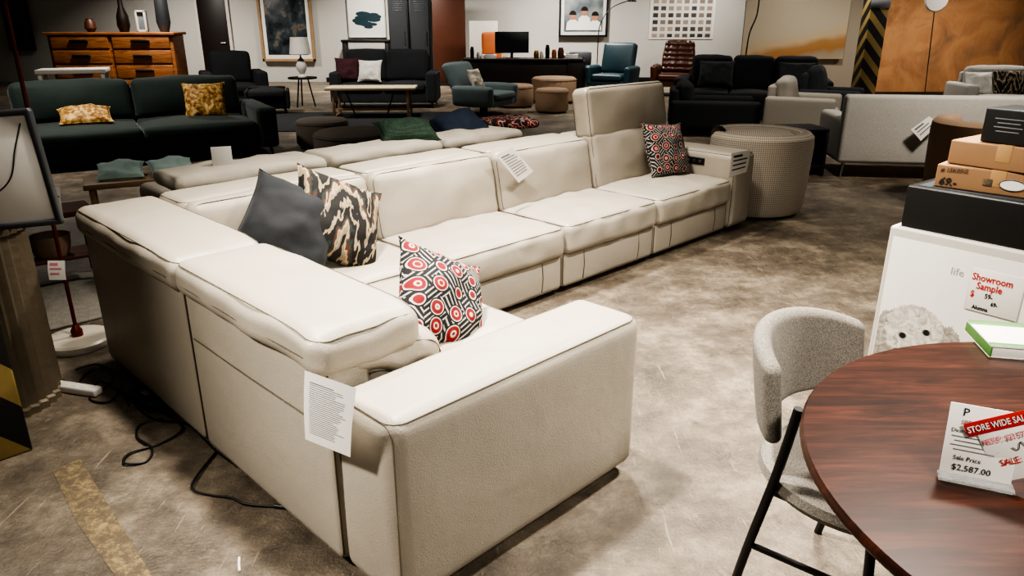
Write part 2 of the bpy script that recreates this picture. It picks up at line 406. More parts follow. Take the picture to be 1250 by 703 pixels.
spart('back_cushion', (.15,YA+.01,.37), (.37,-1.12,.70), .05, 10, (.03,0,0), .005, ry=-11)
spart('back_cushion', (.15,-1.11,.37), (.37,-.36,.70), .05, 10, (.03,0,0), .005, ry=-11)
spart('back_shell', (XM[3],-.17,.68), (XM[4]-.002,-.02,.79), .03)
spart('headrest', (XM[3]+.004,-.315,.755), (XM[4]-.004,-.155,1.12), .045, 16, (0,.018,.006), .007, [(1,-1),(1,1)], rx=-10, t=.0022)
MB().tube([(XM[3]+.25,-.12,.70),(XM[3]+.25,-.17,.86)], .008, 8).build('headrest_post', 'chrome', S)
MB().tube([(XM[3]+.7,-.12,.70),(XM[3]+.7,-.17,.86)], .008, 8).build('headrest_post', 'chrome', S)
def seat(x0, x1, y0, y1, name='seat_cushion'):
    return spart(name, (x0,y0,.24), (x1,y1,.435), .052, 20, (.003,.008,.028), .014, [(2,1),(2,-1)], fq=7)
spart('seat_base', (.16,-DW+.03,z0), (XM[1]-.003,-.155,.25), .025)
for i in (1,2,3):
    o = spart('seat_base', (XM[i]+.003,-DW+.02,z0), (XM[i+1]-.003,-.155,.265), .03, 8, (0,.014,0), .006, seam=[(1,-1)])
    w = XM[i+1]-XM[i]
    for q in (-.30,.30): MB().tube([(w*q,-.393,.09),(w*q,-.402,0),(w*q,-.393,-.09)], .002, 6).build('front_seam', 'seam', o)
    seat(XM[i]+.003, XM[i+1]-.003, -DW-.012, -.30)
seat(.34, XM[1]-.004, -DW-.0, -.30, 'corner_seat_cushion')
spart('seat_base', (.16,YA+.004,z0), (WW-.02,-DW+.02,.25), .03)
seat(.33, WW+.04, YA+.01, -DW-.012)
def arm(lo, hi):
    o = spart('armrest', lo, hi, .052, 20, (.006,.010,.008), .008, [(2,1)], fq=3, t=.0024)
    c = [(a+b)/2 for a, b in zip(lo, hi)]; z = [abs(b-a) for a, b in zip(lo, hi)]
    b = MB(); seamloop(b, (0,0,0), z, .052, t=.0022, ax=0, side=-1, puff=(.006,.010,.008)); b.build('seam', 'stitch', o)
    return o
arm((0,YW,z0), (WW,YA,.625))
arm((XM[4],-DW-.01,z0), (XM[5],0,.62))
cp = MB().soft((XM[4]-.004,-.60,.535), (.012,.20,.055), .005, 2, 2).build('control_panel', 'blackplastic', S)
for q in range(3): MB().soft((XM[4]-.012,-.66+q*.05,.535), (.008,.022,.022), .003, 1, 1).build('button', 'chrome', cp)
fb = [(.1,-2.26),(.95,-2.26),(.1,-.1),(.1,-1.1),(1.3,-.85),(2.29,-.85),(3.24,-.85),(4.4,-.85),(4.4,-.1),(2.3,-.1)]
for (x, y) in fb: MB().lathe([(.022,0),(.025,.04)], 12, XF((x,y,0))).build('foot', 'blackplastic', S)

# ------------------------------------------------------------------ pillows
def pillowgeo(w, h, t, n=26):
    vs = []; fs = []
    for sd in (1,-1):
        for j in range(n+1):
            for i in range(n+1):
                a = -1+2*i/n; b = -1+2*j/n
                x = a*w/2*(1-.10*(1-abs(b)**3)*abs(a)**4); y = b*h/2*(1-.10*(1-abs(a)**3)*abs(b)**4)
                k = max(0,(1-a*a)*(1-b*b))**.46
                z = sd*t/2*k
                nn = (noise.noise(Vector((x*8,y*8,sd*3+w*31)))*.026+noise.noise(Vector((x*20,y*20,sd*5+w*11)))*.008)*min(1,k*1.4)
                vs.append((x,y,z+nn))
    N = (n+1)**2
    for j in range(n):
        for i in range(n):
            a = j*(n+1)+i; fs.append((a,a+1,a+n+2,a+n+1)); fs.append((N+a+n+1,N+a+n+2,N+a+1,N+a))
    return vs, fs
def pillow(label, mt, w, h, t, loc, rot, pipe=None, name='throw_pillow', group=None, spin=0):
    o = T(name, label, 'pillow', loc, group=group)
    o.rotation_euler = (Matrix.Rotation(R(rot[2]),3,'Z') @ Matrix.Rotation(R(rot[1]),3,'Y') @ Matrix.Rotation(R(rot[0]),3,'X') @ Matrix.Rotation(R(spin),3,'Z')).to_euler()
    vs, fs = pillowgeo(w, h, t)
    MB().add(vs, fs).build('cover', mt, o)
    n = 26; pts = []
    ring = [(i,0) for i in range(n)]+[(n,j) for j in range(n)]+[(n-i,n) for i in range(n)]+[(0,n-j) for j in range(n)]
    for i, j in ring: pts.append(vs[j*(n+1)+i])
    MB().tube([(p[0],p[1],0) for p in pts], .004, 6, True).build('piping', pipe or mt, o)
    return o
def SL(a, b, z): return (OX+a*.7071+b*.7071, OY+a*.7071-b*.7071, z)
def gp(u, v, h): return tuple(P(u,v,h))
pillow('dark charcoal velvet throw pillow leaning in the corner of the leather sofa', 'navy', .45, .45, .22, gp(355,276,.67), (52,0,34), spin=-34)
pillow('brown, black and cream ikat throw pillow beside the charcoal pillow', 'ikat', .47, .47, .20, gp(412,270,.655), (60,0,50), spin=-30)
pillow('red, black and white geometric pillow nearest the front arm of the sofa', 'redgeo', .41, .41, .17, gp(539,366,.57), (58,0,56), spin=-34)
pillow('red, black and white geometric pillow against the far seat with raised headrest', 'redgeo', .43, .43, .16, SL(3.93,.53,.64), (66,0,38), spin=-5)

# ------------------------------------------------------------------ paper tags
def sheet(name, label, corners, lines=8, mt='paper', ct='tag', m0=.12, ink='inkl', title=True):
    a, b, c, d = [Vector(p) for p in corners]
    nrm = (b-a).cross(d-a).normalized()*-1
    o = T(name, label, ct, a)
    e = a
    def q(s, t): return (a*(1-s)*(1-t)+b*s*(1-t)+c*s*t+d*(1-s)*t)-e
    base = MB(); k = 6
    vs = [q(i/k, j/k)+nrm*.004*math.sin(j/k*3) for j in range(k+1) for i in range(k+1)]
    fs = [(j*(k+1)+i, j*(k+1)+i+1, (j+1)*(k+1)+i+1, (j+1)*(k+1)+i) for j in range(k) for i in range(k)]
    base.add(vs, fs).build('sheet', mt, o)
    pr = MB()
    cam_side = nrm if (nrm.dot(Vector((0,0,CH))-a) > 0) else -nrm
    for i in range(lines):
        t0 = m0+(1-2*m0)*i/max(1,lines); th = .30*(1-2*m0)/max(1,lines); s1 = 1-m0-(random.random()*.25)
        if title and i == 0: th *= 1.6; s1 = .6
        off = lambda t: cam_side*.0015+nrm*.004*math.sin(t*3)
        pr.quad(q(m0,t0)+off(t0), q(s1,t0)+off(t0), q(s1,t0+th)+off(t0+th), q(m0,t0+th)+off(t0+th))
    if lines: pr.build('print', ink, o)
    return o
bd = (.7071,-.7071); ad = (.7071,.7071)
p0 = (OX-.065*.7071, OY-.065*.7071)
cs = [VP(372,452,p0,bd), VP(435,474,p0,bd), VP(428,558,p0,bd), VP(373,536,p0,bd)]
sheet('info_sheet', 'white printed sheet hanging on the back of the near end of the leather sofa', cs, 26)
p0 = (OX+.46*.7071, OY-.46*.7071)
cs = [VP(605,189,p0,ad), VP(626,180,p0,ad), VP(651,209,p0,ad), VP(633,223,p0,ad)]
sheet('price_tag', 'white paper tag on the middle back cushion of the leather sofa', cs, 9)
p0 = (OX+.985*.7071, OY-.985*.7071)
cs = [VP(893,187,p0,ad), VP(916,183,p0,ad), VP(911,210,p0,ad), VP(889,217,p0,ad)]
sheet('price_tag', 'white tag hanging on the far arm of the leather sofa', cs, 4, ink='ink')

# ------------------------------------------------------------------ dining table, chair
TX, TY = 1.268, 1.175
t = T('dining_table', 'round dark walnut dining table in the right foreground', 'table', (TX,TY,0))
MB().lathe([(.01,.715),(.66,.715),(.672,.722),(.68,.732),(.68,.742),(.674,.75),(.01,.75)], 96).build('tabletop', 'table', t)
MB().lathe([(.56,.66),(.58,.66),(.58,.715),(.56,.715)], 64).build('apron', 'darkwood', t)
MB().lathe([(.10,.03),(.09,.1),(.06,.2),(.055,.5),(.09,.62),(.2,.66),(.2,.68)], 32).build('pedestal', 'darkwood', t)
MB().lathe([(.30,0),(.30,.025),(.12,.05)], 48).build('base', 'darkwood', t)
c = T('dining_chair', 'grey tweed dining chair with curved back and black metal legs', 'chair', (.93,1.69,0), 40)
def bend(Rb, zt):
    def f(p):
        th = p.x/Rb; k = .03*(p.z/.14)
        w = 1-.16*(abs(p.x)/.29)**2.5
        return Vector(((Rb+p.y)*math.sin(th), (Rb+p.y)*math.cos(th)+k*math.cos(th), p.z*w+zt-.035*(abs(p.x)/.29)**2))
    return f
MB().soft((0,0,0), (.56,.047,.245), .0225, 4, 18, (0,.006,0), fn=bend(.268,.69)).build('backrest', 'tweed', c)
MB().lathe([(.01,.415),(.20,.415),(.25,.427),(.268,.45),(.263,.475),(.23,.49),(.12,.498),(.01,.50)], 48, XF((-.015,-.02,0))).build('seat', 'tweed', c)
for sx in (-1,1):
    MB().tube(cat([(sx*.262,.06,.70),(sx*.268,.09,.5),(sx*.26,.15,.22),(sx*.255,.19,0)]), .0125, 10).build('leg', 'black', c)
    MB().tube(cat([(sx*.19,-.13,.43),(sx*.205,-.155,.2),(sx*.215,-.175,0)]), .0125, 10).build('leg', 'black', c)
    MB().tube([(sx*.258,.145,.25),(sx*.20,-.15,.25)], .009, 8).build('stretcher', 'black', c)
MB().tube([(-.19,-.13,.41),(-.215,.12,.41),(0,.18,.41),(.215,.12,.41),(.19,-.13,.41),(0,-.19,.41)], .011, 8, True).build('seat_frame', 'black', c)
s = T('price_sign', 'white price card in a clear stand reading $2,587.00', 'sign', tuple(P(1145,582,.75)), -23.5, rx=-14)
X90 = lambda x, y, z: Matrix.Translation((x,y,z)) @ Matrix.Rotation(R(90),4,'X')
MB().box((.059,0,.075), (.118,.003,.150), .001).build('card', 'paper', s)
n = NM('clear_acrylic', .05); n.b.inputs['Transmission Weight'].default_value = .9; n.b.inputs['Base Color'].default_value = (.95,.97,.97,1); m['acryl'] = n.m
MB().box((.059,-.012,.008), (.124,.03,.006), .001, rx=14).build('stand', 'acryl', s)
for (tx, x, z, sz, mt) in (('P', .022,.128,.022,'ink'), ('SPECIAL', .022,.112,.0115,'inkl'), ('Dining Table 54', .008,.095,.0105,'ink'), ('Sale Price', .018,.042,.012,'ink'), ('$2,587.00', .018,.022,.0165,'ink')):
    text(tx, sz, mt, s, X90(x,-.003,z), bold=.0001)
b = MB()
for q in range(4): b.box((.05,-.0022,.087-.0085*q), (.080-.012*(q%2),.0005,.002), .0001)
b.build('print', 'inkl', s)
s = T('sale_sign', 'white sale card with a red store wide sale banner beside the price card', 'sign', tuple(P(1214,592,.754)), -18, ry=-27, rx=-10)
MB().box((.062,0,.055), (.115,.002,.105), .001).build('card', 'paper', s)
MB().box((.058,-.0018,.115), (.140,.001,.027), .0005).build('banner', 'red', s)
def tx_(t_, sz, mt, x, z, k=.72, bold=.0003): text(t_, sz, mt, s, X90(x,-.0035,z) @ Matrix.Scale(k,4,(1,0,0)), bold=bold)
tx_('STORE WIDE SALE', .0172, 'paper', -.009, .109); tx_('MSRP: $2157', .0165, 'pink', .008, .080, .8); tx_('SALE:', .018, 'red', .022, .034, .85)
MB().tube(cat([(.05,-.003,.065),(.058,-.003,.058),(.066,-.003,.072),(.075,-.003,.06),(.09,-.003,.068)]), .0008, 4).build('handwriting', 'ink', s)
bk = T('catalogue', 'thick white catalogue with green edges on the dining table', 'book', tuple(P(1207,436,.75)), -12)
MB().box((.13,.09,.015), (.255,.175,.026), .002).build('pages', 'paper', bk)
gc = M('green_cover','4f7a3c',.5)
MB().box((.13,.09,.031), (.26,.18,.004), .001).box((.13,.09,.001), (.26,.18,.002), .0005).build('cover', 'paper', bk)
MB().box((.13,.165,.0335), (.26,.03,.001), .0002).box((.13,.012,.0335), (.26,.022,.001), .0002).box((.003,.09,.016), (.005,.18,.03), .001).build('cover_print', gc, bk)

# ------------------------------------------------------------------ carton stack at right
A0 = Vector((1.528,2.885,0)); AN = -51
ca = (math.cos(R(AN)), math.sin(R(AN)))
def onf(u, v):
    p = VP(u, v, A0, ca); return ((p-A0).dot(Vector((ca[0],ca[1],0))), p.z)
bx = T('display_box', 'white box printed with a curly haired dog under the stacked cartons', 'box', tuple(A0), AN)
MB().soft((.32,.25,.40), (.64,.50,.80), .012, 2, 2).build('body', 'white', bx)
MB().box((.32,-.001,.39), (.60,.002,.74), .001).build('poster', 'paper', bx)
cx, cz = onf(1116,400)
random.seed(3)
def blob(cx_, cz_, rx_, rzu, rzd, y, lobes, amp, name, mt, N=220):
    pts = []
    for k in range(N):
        a = 2*math.pi*k/N; rz_ = rzu if math.sin(a) > 0 else rzd
        lob = 1+amp*abs(math.sin(a*lobes/2))+amp*.4*math.sin(a*lobes*3.3+1)
        pts.append((max(.024, cx_+rx_*lob*math.cos(a)), y, cz_+rz_*lob*math.sin(a)))
    return MB().add(pts, [tuple(range(N))]).build(name, mt, bx, smooth=False)
blob(cx, cz-.22, .15, .14, .16, -.0023, 15, .05, 'dog_chest_print', 'curls')
blob(cx-.10, cz-.075, .058, .115, .15, -.0025, 11, .08, 'dog_ear_print', 'earcurls')
blob(cx+.125, cz-.075, .058, .115, .15, -.0027, 11, .08, 'dog_ear_print', 'earcurls')
blob(cx, cz, .108, .092, .16, -.0029, 16, .06, 'dog_face_print', 'curls')
n = NM('dog_muzzle_print', .9); n.color(n.ramp(n.noise(50, 5), [(.35, 'b5afa5'), (.65, 'd0ccc3')]))
a, z = onf(1117,430); MB().disc((a,-.0031,z-.03), .045, 28, sy=1.2).build('dog_muzzle_print', n.m, bx, smooth=False)
for (u, v) in ((1102,409), (1131,406)):
    a, z = onf(u, v); MB().disc((a,-.0033,z), .017, 18, sy=.8).build('dog_eyelid_print', 'inkl', bx, smooth=False); MB().disc((a,-.0035,z), .012, 18).build('dog_eye_print', 'blackplastic', bx, smooth=False)
a, z = onf(1118,428); MB().disc((a,-.0035,z), .017, 18, sx=1.3).build('dog_nose_print', 'blackplastic', bx, smooth=False)
a, z = onf(1160,334); text('life', .042, 'inkp', bx, X90(a,-.0032,z))
ps = T('price_card', 'white card with red lettering reading Showroom Sample on the dog box', 'sign', tuple(A0), AN)
a0_, z0_ = onf(1187,333); a1_, z1_ = onf(1243,385)
cz_ = (z0_+z1_)/2
MB().box(((a0_+a1_)/2,-.006,cz_), (a1_-a0_,.002,.165), .001).build('card', 'paper', ps)
for (tx, dx, dz, sz, mt) in (('Showroom', .006,.038,.038,'red'), ('Sample', .03,.006,.038,'red'), ('$', .012,-.028,.034,'red'), ('59-', .07,-.024,.026,'ink'), ('69-', .10,-.048,.022,'ink'), ('Alumna', .03,-.074,.022,'ink')):
    text(tx, sz, mt, ps, X90(a0_+dx*.85,-.0085,cz_+dz) @ Matrix.Scale(.8,4,(1,0,0)), bold=.0008)
def carton(label, x, y, z, sx, sy, sz, rz, mt='card', name='cardboard_box', tape=True):
    w = Vector((A0.x+ca[0]*x-ca[1]*y, A0.y+ca[1]*x+ca[0]*y, z))
    o = T(name, label, 'box', tuple(w), AN+rz)
    MB().soft((sx/2,sy/2,sz/2), (sx,sy,sz), .006, 2, 2).build('body', mt, o)
    if tape: MB().box((sx/2,sy/2,sz+.0006), (.05,sy,.0012), .0003).box((sx/2,-.0006,sz-.03), (.05,.0012,.06), .0003).build('tape', 'tape', o)
    return o
bc = carton('long black carton lying on the white dog box', .03,.02,.80,.56,.40,.165,0,'blackplastic','black_box',False)
MB().box((.28,.2,.1655), (.5,.34,.004), .001).build('lid', 'charfab', bc)
c1 = carton('brown cardboard box marked 69 with an oval stamp, resting on the black carton', .105,.07,.968,.42,.28,.088,5)
SH = Matrix(((1,.25,0,0),(0,1,0,0),(0,0,1,0),(0,0,0,1)))
text('69.-', .040, 'ink', c1, X90(.015,-.003,.012) @ SH, bold=.001); text('# 15K05G', .022, 'ink', c1, X90(.015,-.003,.060) @ Matrix.Rotation(R(3),4,'Z') @ SH, bold=.0002)
MB().disc((.26,-.002,.042), .036, 24, sx=1.2, sy=.6).build('stamp', 'paper', c1)
b = MB().tube([( .26+.042*math.cos(k*.4), -.003, .042+.020*math.sin(k*.4)) for k in range(16)], .0013, 5, True); b.build('stamp_ring', 'ink', c1)
MB().box((.18,-.002,.042), (.03,.002,.026), .0005).build('sticker', 'tapey', c1)
c2 = carton('plain brown cardboard box stacked on the box marked 69', .125,.10,1.058,.38,.26,.090,-3)
c3 = carton('small black carton with white print on top of the stack', .215,.12,1.150,.28,.19,.125,-8,'blackplastic','black_carton',False)
b = MB()
for q in range(4): b.box((.09,-.001,.09-.015*q), (.1-.02*(q%2),.001,.004), .0002)
b.box((.21,-.001,.05),(.04,.001,.04),.0003); b.build('print', 'inkl', c3)

# ------------------------------------------------------------------ left foreground
pd = T('display_pedestal', 'round fluted bronze foil pedestal at the left edge', 'pedestal', (-2.27,2.88,0))
MB().lathe([(.26,.0),(.26,.03),(.25,.04),(.25,.76),(.26,.77),(.26,.80)], 144, flute=36, fa=.03).build('body', 'flute', pd)
MB().lathe([(.01,.80),(.265,.80),(.265,.81),(.01,.81)], 48).build('top', 'greymetal', pd)
wb = T('framed_board', 'white board in a grey metal frame standing on the fluted pedestal', 'board', (-2.08,2.72,.814), 8, ry=-4)
MB().box((0,0,.22), (.66,.012,.40), .002).build('board', 'paper', wb)
b = MB()
for (cx, cz, sx, sz) in ((0,.012,.70,.024),(0,.428,.70,.024),(-.34,.22,.024,.43),(.34,.22,.024,.43)): b.soft((cx,-.002,cz), (sx,.03,sz), .008, 2, 2)
b.build('frame', 'greymetal', wb)
MB().tube(cat([(.31,-.02,.39),(.27,-.03,.30),(.22,-.03,.19),(.12,-.03,.13),(-.05,-.03,.10)]), .003, 6).build('cord', 'blackplastic', wb)
hz = T('hazard_post', 'short black and yellow striped guard at the left edge', 'safety guard', (-1.87,2.49,0), 45)
MB().lohi((-.34,0,0), (0,.10,.67), .008, nr=2, nm=2).build('body', 'hazard', hz)
MB().lohi((-.345,-.004,.67), (.005,.105,.69), .005).build('cap', 'gold', hz)
lp = T('floor_lamp', 'copper red floor lamp pole on a round white marble base behind the sofa', 'lamp', tuple(P(97,420,0)))
MB().lathe([(.155,0),(.16,.01),(.16,.035),(.15,.045),(.02,.05)], 40).build('base', 'marble', lp)
MB().tube([(0,0,.045),(0,0,1.95)], .0095, 12).build('pole', 'copper', lp)
MB().lathe([(.02,0),(.028,.0),(.028,.03),(.012,.06)], 16, XF((0,0,.048))).build('collar', 'copper', lp)
MB().lathe([(.2,1.80),(.14,2.08),(.135,2.08),(.195,1.80)], 32).build('lamp_shade', 'creamfab', lp)
def cable(label, pix, r=.0045, name='power_cable', mt='blackplastic'):
    pts = [P(u,v,0) for u, v in pix]
    for i, p in enumerate(pts): p.z = r+.001+(.006*math.sin(i*2.1)**2)
    return tag(MB().tube(cat(pts, 10), r, 8).build(name, mt), label, 'cable')
cable('tangled black cable bundle looping behind the sofa back', [(92,452),(120,447),(140,462),(118,480),(98,470),(112,455),(138,452),(150,470),(135,492),(110,488),(122,468),(150,482),(158,497)])
cable('black cable looping on the floor below the adapter', [(190,500),(215,515),(222,528),(196,543),(160,555),(152,568),(178,565),(186,550),(168,536),(172,520),(200,512)])
cable('black cable with plug running out towards the lower left floor', [(265,552),(240,585),(236,600),(258,606),(282,610),(300,618),(335,620)])
cable('thin white cable from the power strip to the pedestal', [(30,458),(48,468),(62,472)], .004, mt='paper')
cable('long black cable running along the sofa base', [(150,478),(185,512),(228,520),(262,550),(290,572)], .004)
pl = T('cable_plug', 'black barrel plug at the end of a floor cable', 'plug', tuple(P(335,620,0)), -10)
MB().tube([(0,0,.009),(.045,0,.009)], .008, 10).build('body', 'blackplastic', pl); MB().tube([(.045,0,.009),(.058,0,.009)], .004, 8).build('tip', 'chrome', pl)
q = P(62,474,0); q2 = P(128,484,0)
st = T('power_strip', 'white power strip on the floor beside the tangled cables', 'power strip', tuple(q), math.degrees(math.atan2(q2.y-q.y, q2.x-q.x)))
MB().soft((.13,0,.02), (.28,.05,.038), .01, 2, 2).build('body', 'white', st)
for k in range(4): MB().soft((.05+.05*k,0,.0395), (.03,.03,.003), .001, 1, 1).build('socket', 'white', st)
ad_ = T('power_adapter', 'black power adapter brick on the floor by the sofa back', 'adapter', tuple(P(180,492,0)), -42)
MB().soft((0,0,.025), (.21,.075,.05), .012, 3, 2).build('body', 'blackplastic', ad_)
MB().box((0,0,.0505), (.05,.025,.001), .0003).build('rating_label', 'inkl', ad_)
def fpoly(pts, z=.002): return MB().add([(p.x,p.y,z) for p in pts], [tuple(range(len(pts)))])
tp = [P(64,575),P(98,560),P(122,600),P(190,710),P(150,716),P(95,640)]
tag(fpoly(tp[::-1]).build('floor_tape', 'tapey', smooth=False), 'worn yellow painted line on the concrete at lower left', 'floor marking')
w = P(292,690); tag(MB().tube([(w.x-.01,w.y+.03,.004),(w.x,w.y,.004),(w.x+.012,w.y-.03,.004)], .004, 6).build('paper_scrap', 'paper'), 'thin white scrap on the floor behind the sofa', 'scrap')
kx, ky = P(78,345,0).x-.18, P(78,345,0).y-.12
sh = T('console_table', 'low dark wood console behind the lamp at left', 'table', (kx, ky, .0155), 40)
MB().box((0,0,.44), (.9,.3,.035), .004).build('tabletop', 'brownpanel', sh)
MB().box((0,0,.16), (.84,.26,.02), .004).build('shelf', 'brownpanel', sh)
for (x, y) in ((-.42,-.12),(.42,-.12),(-.42,.12),(.42,.12)): MB().box((x,y,.21), (.03,.03,.42), .003).build('leg', 'darkwood', sh)
tag(MB().soft((0,0,.008), (1.5,.9,.014), .006, 1, 2).build('rug', 'rugl', None, tuple(P(60,372,0)), (0,0,44)), 'speckled grey rug under the low console', 'rug')
bs = T('wicker_basket', 'small woven basket on the console shelf', 'basket', (kx+.15, ky+.12, .187), 40)
MB().lathe([(.09,0),(.11,.06),(.115,.13),(.105,.13),(.10,.06),(.085,.01),(.01,.01)], 32, flute=16, fa=.02).build('body', 'tanfab', bs)
def vsheet(name, label, u0, v0, u1, v1, Y, lines, ink='inkl', mt='paper', ct='tag'):
    a = WY(u0,v0,Y); c_ = WY(u1,v1,Y)
    return sheet(name, label, [(a[0],Y,a[1]),(c_[0],Y,a[1]),(c_[0],Y-.02,c_[1]),(a[0],Y-.02,c_[1])], lines, mt, ct, ink=ink)
vsheet('price_tag', 'white tag propped on the low console', 62,228,80,262,3.72,4)
vsheet('price_tag', 'pink lettered tag hanging from the console edge', 58,318,84,340,3.45,3,'pink')

# ------------------------------------------------------------------ generic seating
def sofa(name, label, mt, Lw, D, hb, loc, rz, n=2, arm=.18, ah=.6, sh=.43, legs='black', z0=.1, cat_='sofa', group=None, bt=.2, plump=.03, panel=False):
    o = T(name, label, cat_, loc, rz, group)
    xi0 = -Lw/2+arm; xi1 = Lw/2-arm
    MB().lohi((xi0-.01,-D/2+.04,z0), (xi1+.01,D/2-.02,sh-.13), .02, nr=2, nm=3).build('base', mt, o)
    MB().lohi((xi0-(arm*.98 if panel else .01),D/2-bt*.6,z0), (xi1+(arm*.98 if panel else .01),D/2+(.01 if panel else 0),hb if panel else hb-.08), .04, nr=3, nm=4).build('back_frame', mt, o)
    for sx in (-1, 1):
        xa = sorted((sx*(Lw/2-arm), sx*Lw/2))
        MB().lohi((xa[0],-D/2,z0), (xa[1],D/2,ah), .05, nr=3, nm=5, nz=.004).build('armrest', mt, o)
    w = (xi1-xi0)/n; hc_ = hb-.05 if panel else hb
    for i in range(n):
        a, b = xi0+i*w+.004, xi0+(i+1)*w-.004
        MB().lohi((a,-D/2,sh-.15), (b,D/2-bt,sh), .05, nr=3, nm=6, puff=(0,.01,plump), nz=.006).build('seat_cushion', mt, o)
        c = ((a+b)/2, D/2-bt-.01, (sh+hc_)/2)
        MB().soft(c, (b-a,.2,hc_-sh+.03), .08, 4, 8, (0,plump*1.4,plump*.6), .012, rx=-9).build('back_cushion', mt, o)
    for (x, y) in ((-1,-1),(1,-1),(1,1),(-1,1)):
        MB().tube([(x*(Lw/2-.1),y*(D/2-.1),z0+.01),(x*(Lw/2-.08),y*(D/2-.08),0)], [.02,.012], 8).build('leg', legs, o)
    return o
sofa('velvet_sofa', 'dark green velvet two seater sofa with gold pillows at the left', 'greenvel', 3.0, 1.25, .88, (-4.48,8.98,0), 30, 2, .24, .58, plump=.05)
pillow('gold speckled pillow at the right end of the green sofa', 'goldpil', .5, .46, .18, (-3.78,9.32,.64), (68,0,20))
pillow('gold speckled pillow lying flat on the left seat of the green sofa', 'goldpil', .55, .42, .18, (-4.88,8.60,.55), (18,0,30))
sofa('cream_sofa', 'low cream sofa seen from behind, beyond the leather sectional', 'creamfab', 3.05, .88, .60, SL(2.3,-1.16,0), 225, 3, .16, .54, .34, z0=.06, plump=.04)
for (a_, ln, lab) in ((1.22,1.02,'left flat cream quilted cushion lying along the back of the cream sofa'), (2.25,1.0,'middle flat cream quilted cushion lying along the back of the cream sofa'), (3.20,.86,'right flat cream quilted cushion lying along the back of the cream sofa')):
    tag(MB().soft((0,0,0), (ln,.42,.10), .048, 4, 16, (0,0,.022), .020, fq=6).build('quilted_cushion', 'creamfab', None, SL(a_,-.90,.655), (0,0,45)), lab, 'cushion')
pillow('green checked pillow lying on the cream sofa', 'greenpat', .46, .38, .16, SL(2.62,-1.0,.76), (16,0,20))
pillow('navy pillow standing behind the green checked pillow', 'navy2', .44, .44, .26, (-.42,6.34,.70), (34,0,20), spin=20)
tag(MB().soft((0,0,0), (.44,.40,.07), .033, 4, 10, (0,0,.01), .02).build('folded_throw', 'plaid', None, SL(3.80,-1.05,.72), (0,0,20)), 'red and black patterned folded throw behind the raised headrest', 'throw')
bn = T('wooden_bench', 'light wooden bench behind the left corner of the sectional', 'bench', (-2.80,5.45,0), 28)
MB().box((0,0,.46), (.70,.36,.04), .006).build('seat', 'lightwood', bn)
for (x, y) in ((-.30,-.13),(.30,-.13),(.30,.13),(-.30,.13)): MB().box((x,y,.22), (.04,.04,.44), .004).build('leg', 'lightwood', bn)
pillow('pale mint pillow on the left of the wooden bench', 'mint', .32, .28, .12, (-2.90,5.43,.53), (14,0,24))
pillow('pale mint pillow on the right of the wooden bench', 'mint', .32, .28, .12, (-2.58,5.57,.53), (14,0,34))
cs_ = T('tent_card', 'small white tent card on the cream quilted cushion', 'card', SL(1.06,-.84,.715), 20)
MB().box((0,0,.06), (.12,.004,.12), .001, rx=-8).box((0,.035,.06), (.12,.003,.12), .001, rx=12).build('card', 'paper', cs_)

def ottoman(label, mt, r, h, loc, group=None, name='round_ottoman'):
    o = T(name, label, 'ottoman', loc, 0, group)
    MB().lathe([(r*.94,.03),(r,.06),(r,h*.5),(r*1.0,h-.06),(r*.97,h-.025),(r*.88,h-.004),(r*.5,h+.008),(.01,h+.01)], 40).build('cushion', mt, o)
    MB().lathe([(r*.8,0),(r*.8,.035)], 32).build('plinth', 'blackplastic', o)
    MB().tube([(r*1.004*math.cos(k*.2618),r*1.004*math.sin(k*.2618),h-.05) for k in range(24)], .006, 6, True).build('piping', mt, o)
    return o
ottoman('taupe round ottoman in front of the green sofa', 'ottogrey', .34, .36, (-2.50,9.85,0))
ottoman('wide taupe round ottoman just behind the cream sofa', 'ottogrey', .44, .42, (-1.78,8.35,0))
ottoman('tan round ottoman nearest the swivel chair', 'tanfab', .36, .42, (.05,14.6,0))
ottoman('tan round ottoman farthest right near the desk', 'tanfab', .45, .5, (.85,15.4,0))
ottoman('small tan drum ottoman in front of the two others', 'tanfab', .3, .42, (.72,13.7,0))

def barrel(name, label, mt, loc, rz, k=1.0, h=.70, sh_=.60, mt2=None):
    br = T(name, label, 'chair', loc, rz)
    ri, ro = .30*k, .45*k
    prof = [(ri,.46),(ri,h-.06),(ri+.012,h-.028),(ri+.04,h-.006),(ri+.075,h),(ro-.035,h-.008),(ro-.004,h-.04),(ro+.002,h-.12),(ro-.008,.35),(ro-.025,.08),(ro-.05,.03)]
    MB().lathe(prof, 60, a0=28, a1=332).build('shell', mt, br)
    MB().lathe([(.01,.03),(ro-.052,.03),(ro-.027,.08),(ro-.012,.30),(ro-.012,.46),(.36*k,.48),(.01,.48)], 60).build('base', mt, br)
    MB().lathe([(.01,.46),(.28*k,.47),(.298*k,.51),(.296*k,sh_-.03),(.26*k,sh_-.004),(.01,sh_+.012)], 48).build('seat', mt2 or mt, br)
    MB().lathe([(.3*k,0),(.3*k,.04)], 40).build('swivel_base', 'blackplastic', br)
    return br
barrel('barrel_chair', 'round houndstooth barrel chair beside the far arm of the sectional', 'hound', (2.11,6.37,0), 165, 1.0, .70, .685, 'houndseat')
barrel('tub_chair', 'rounded tan suede tub chair between the grey sofa and the cartons', 'tanfab', (4.22,6.62,0), 75, 1.0, .76)

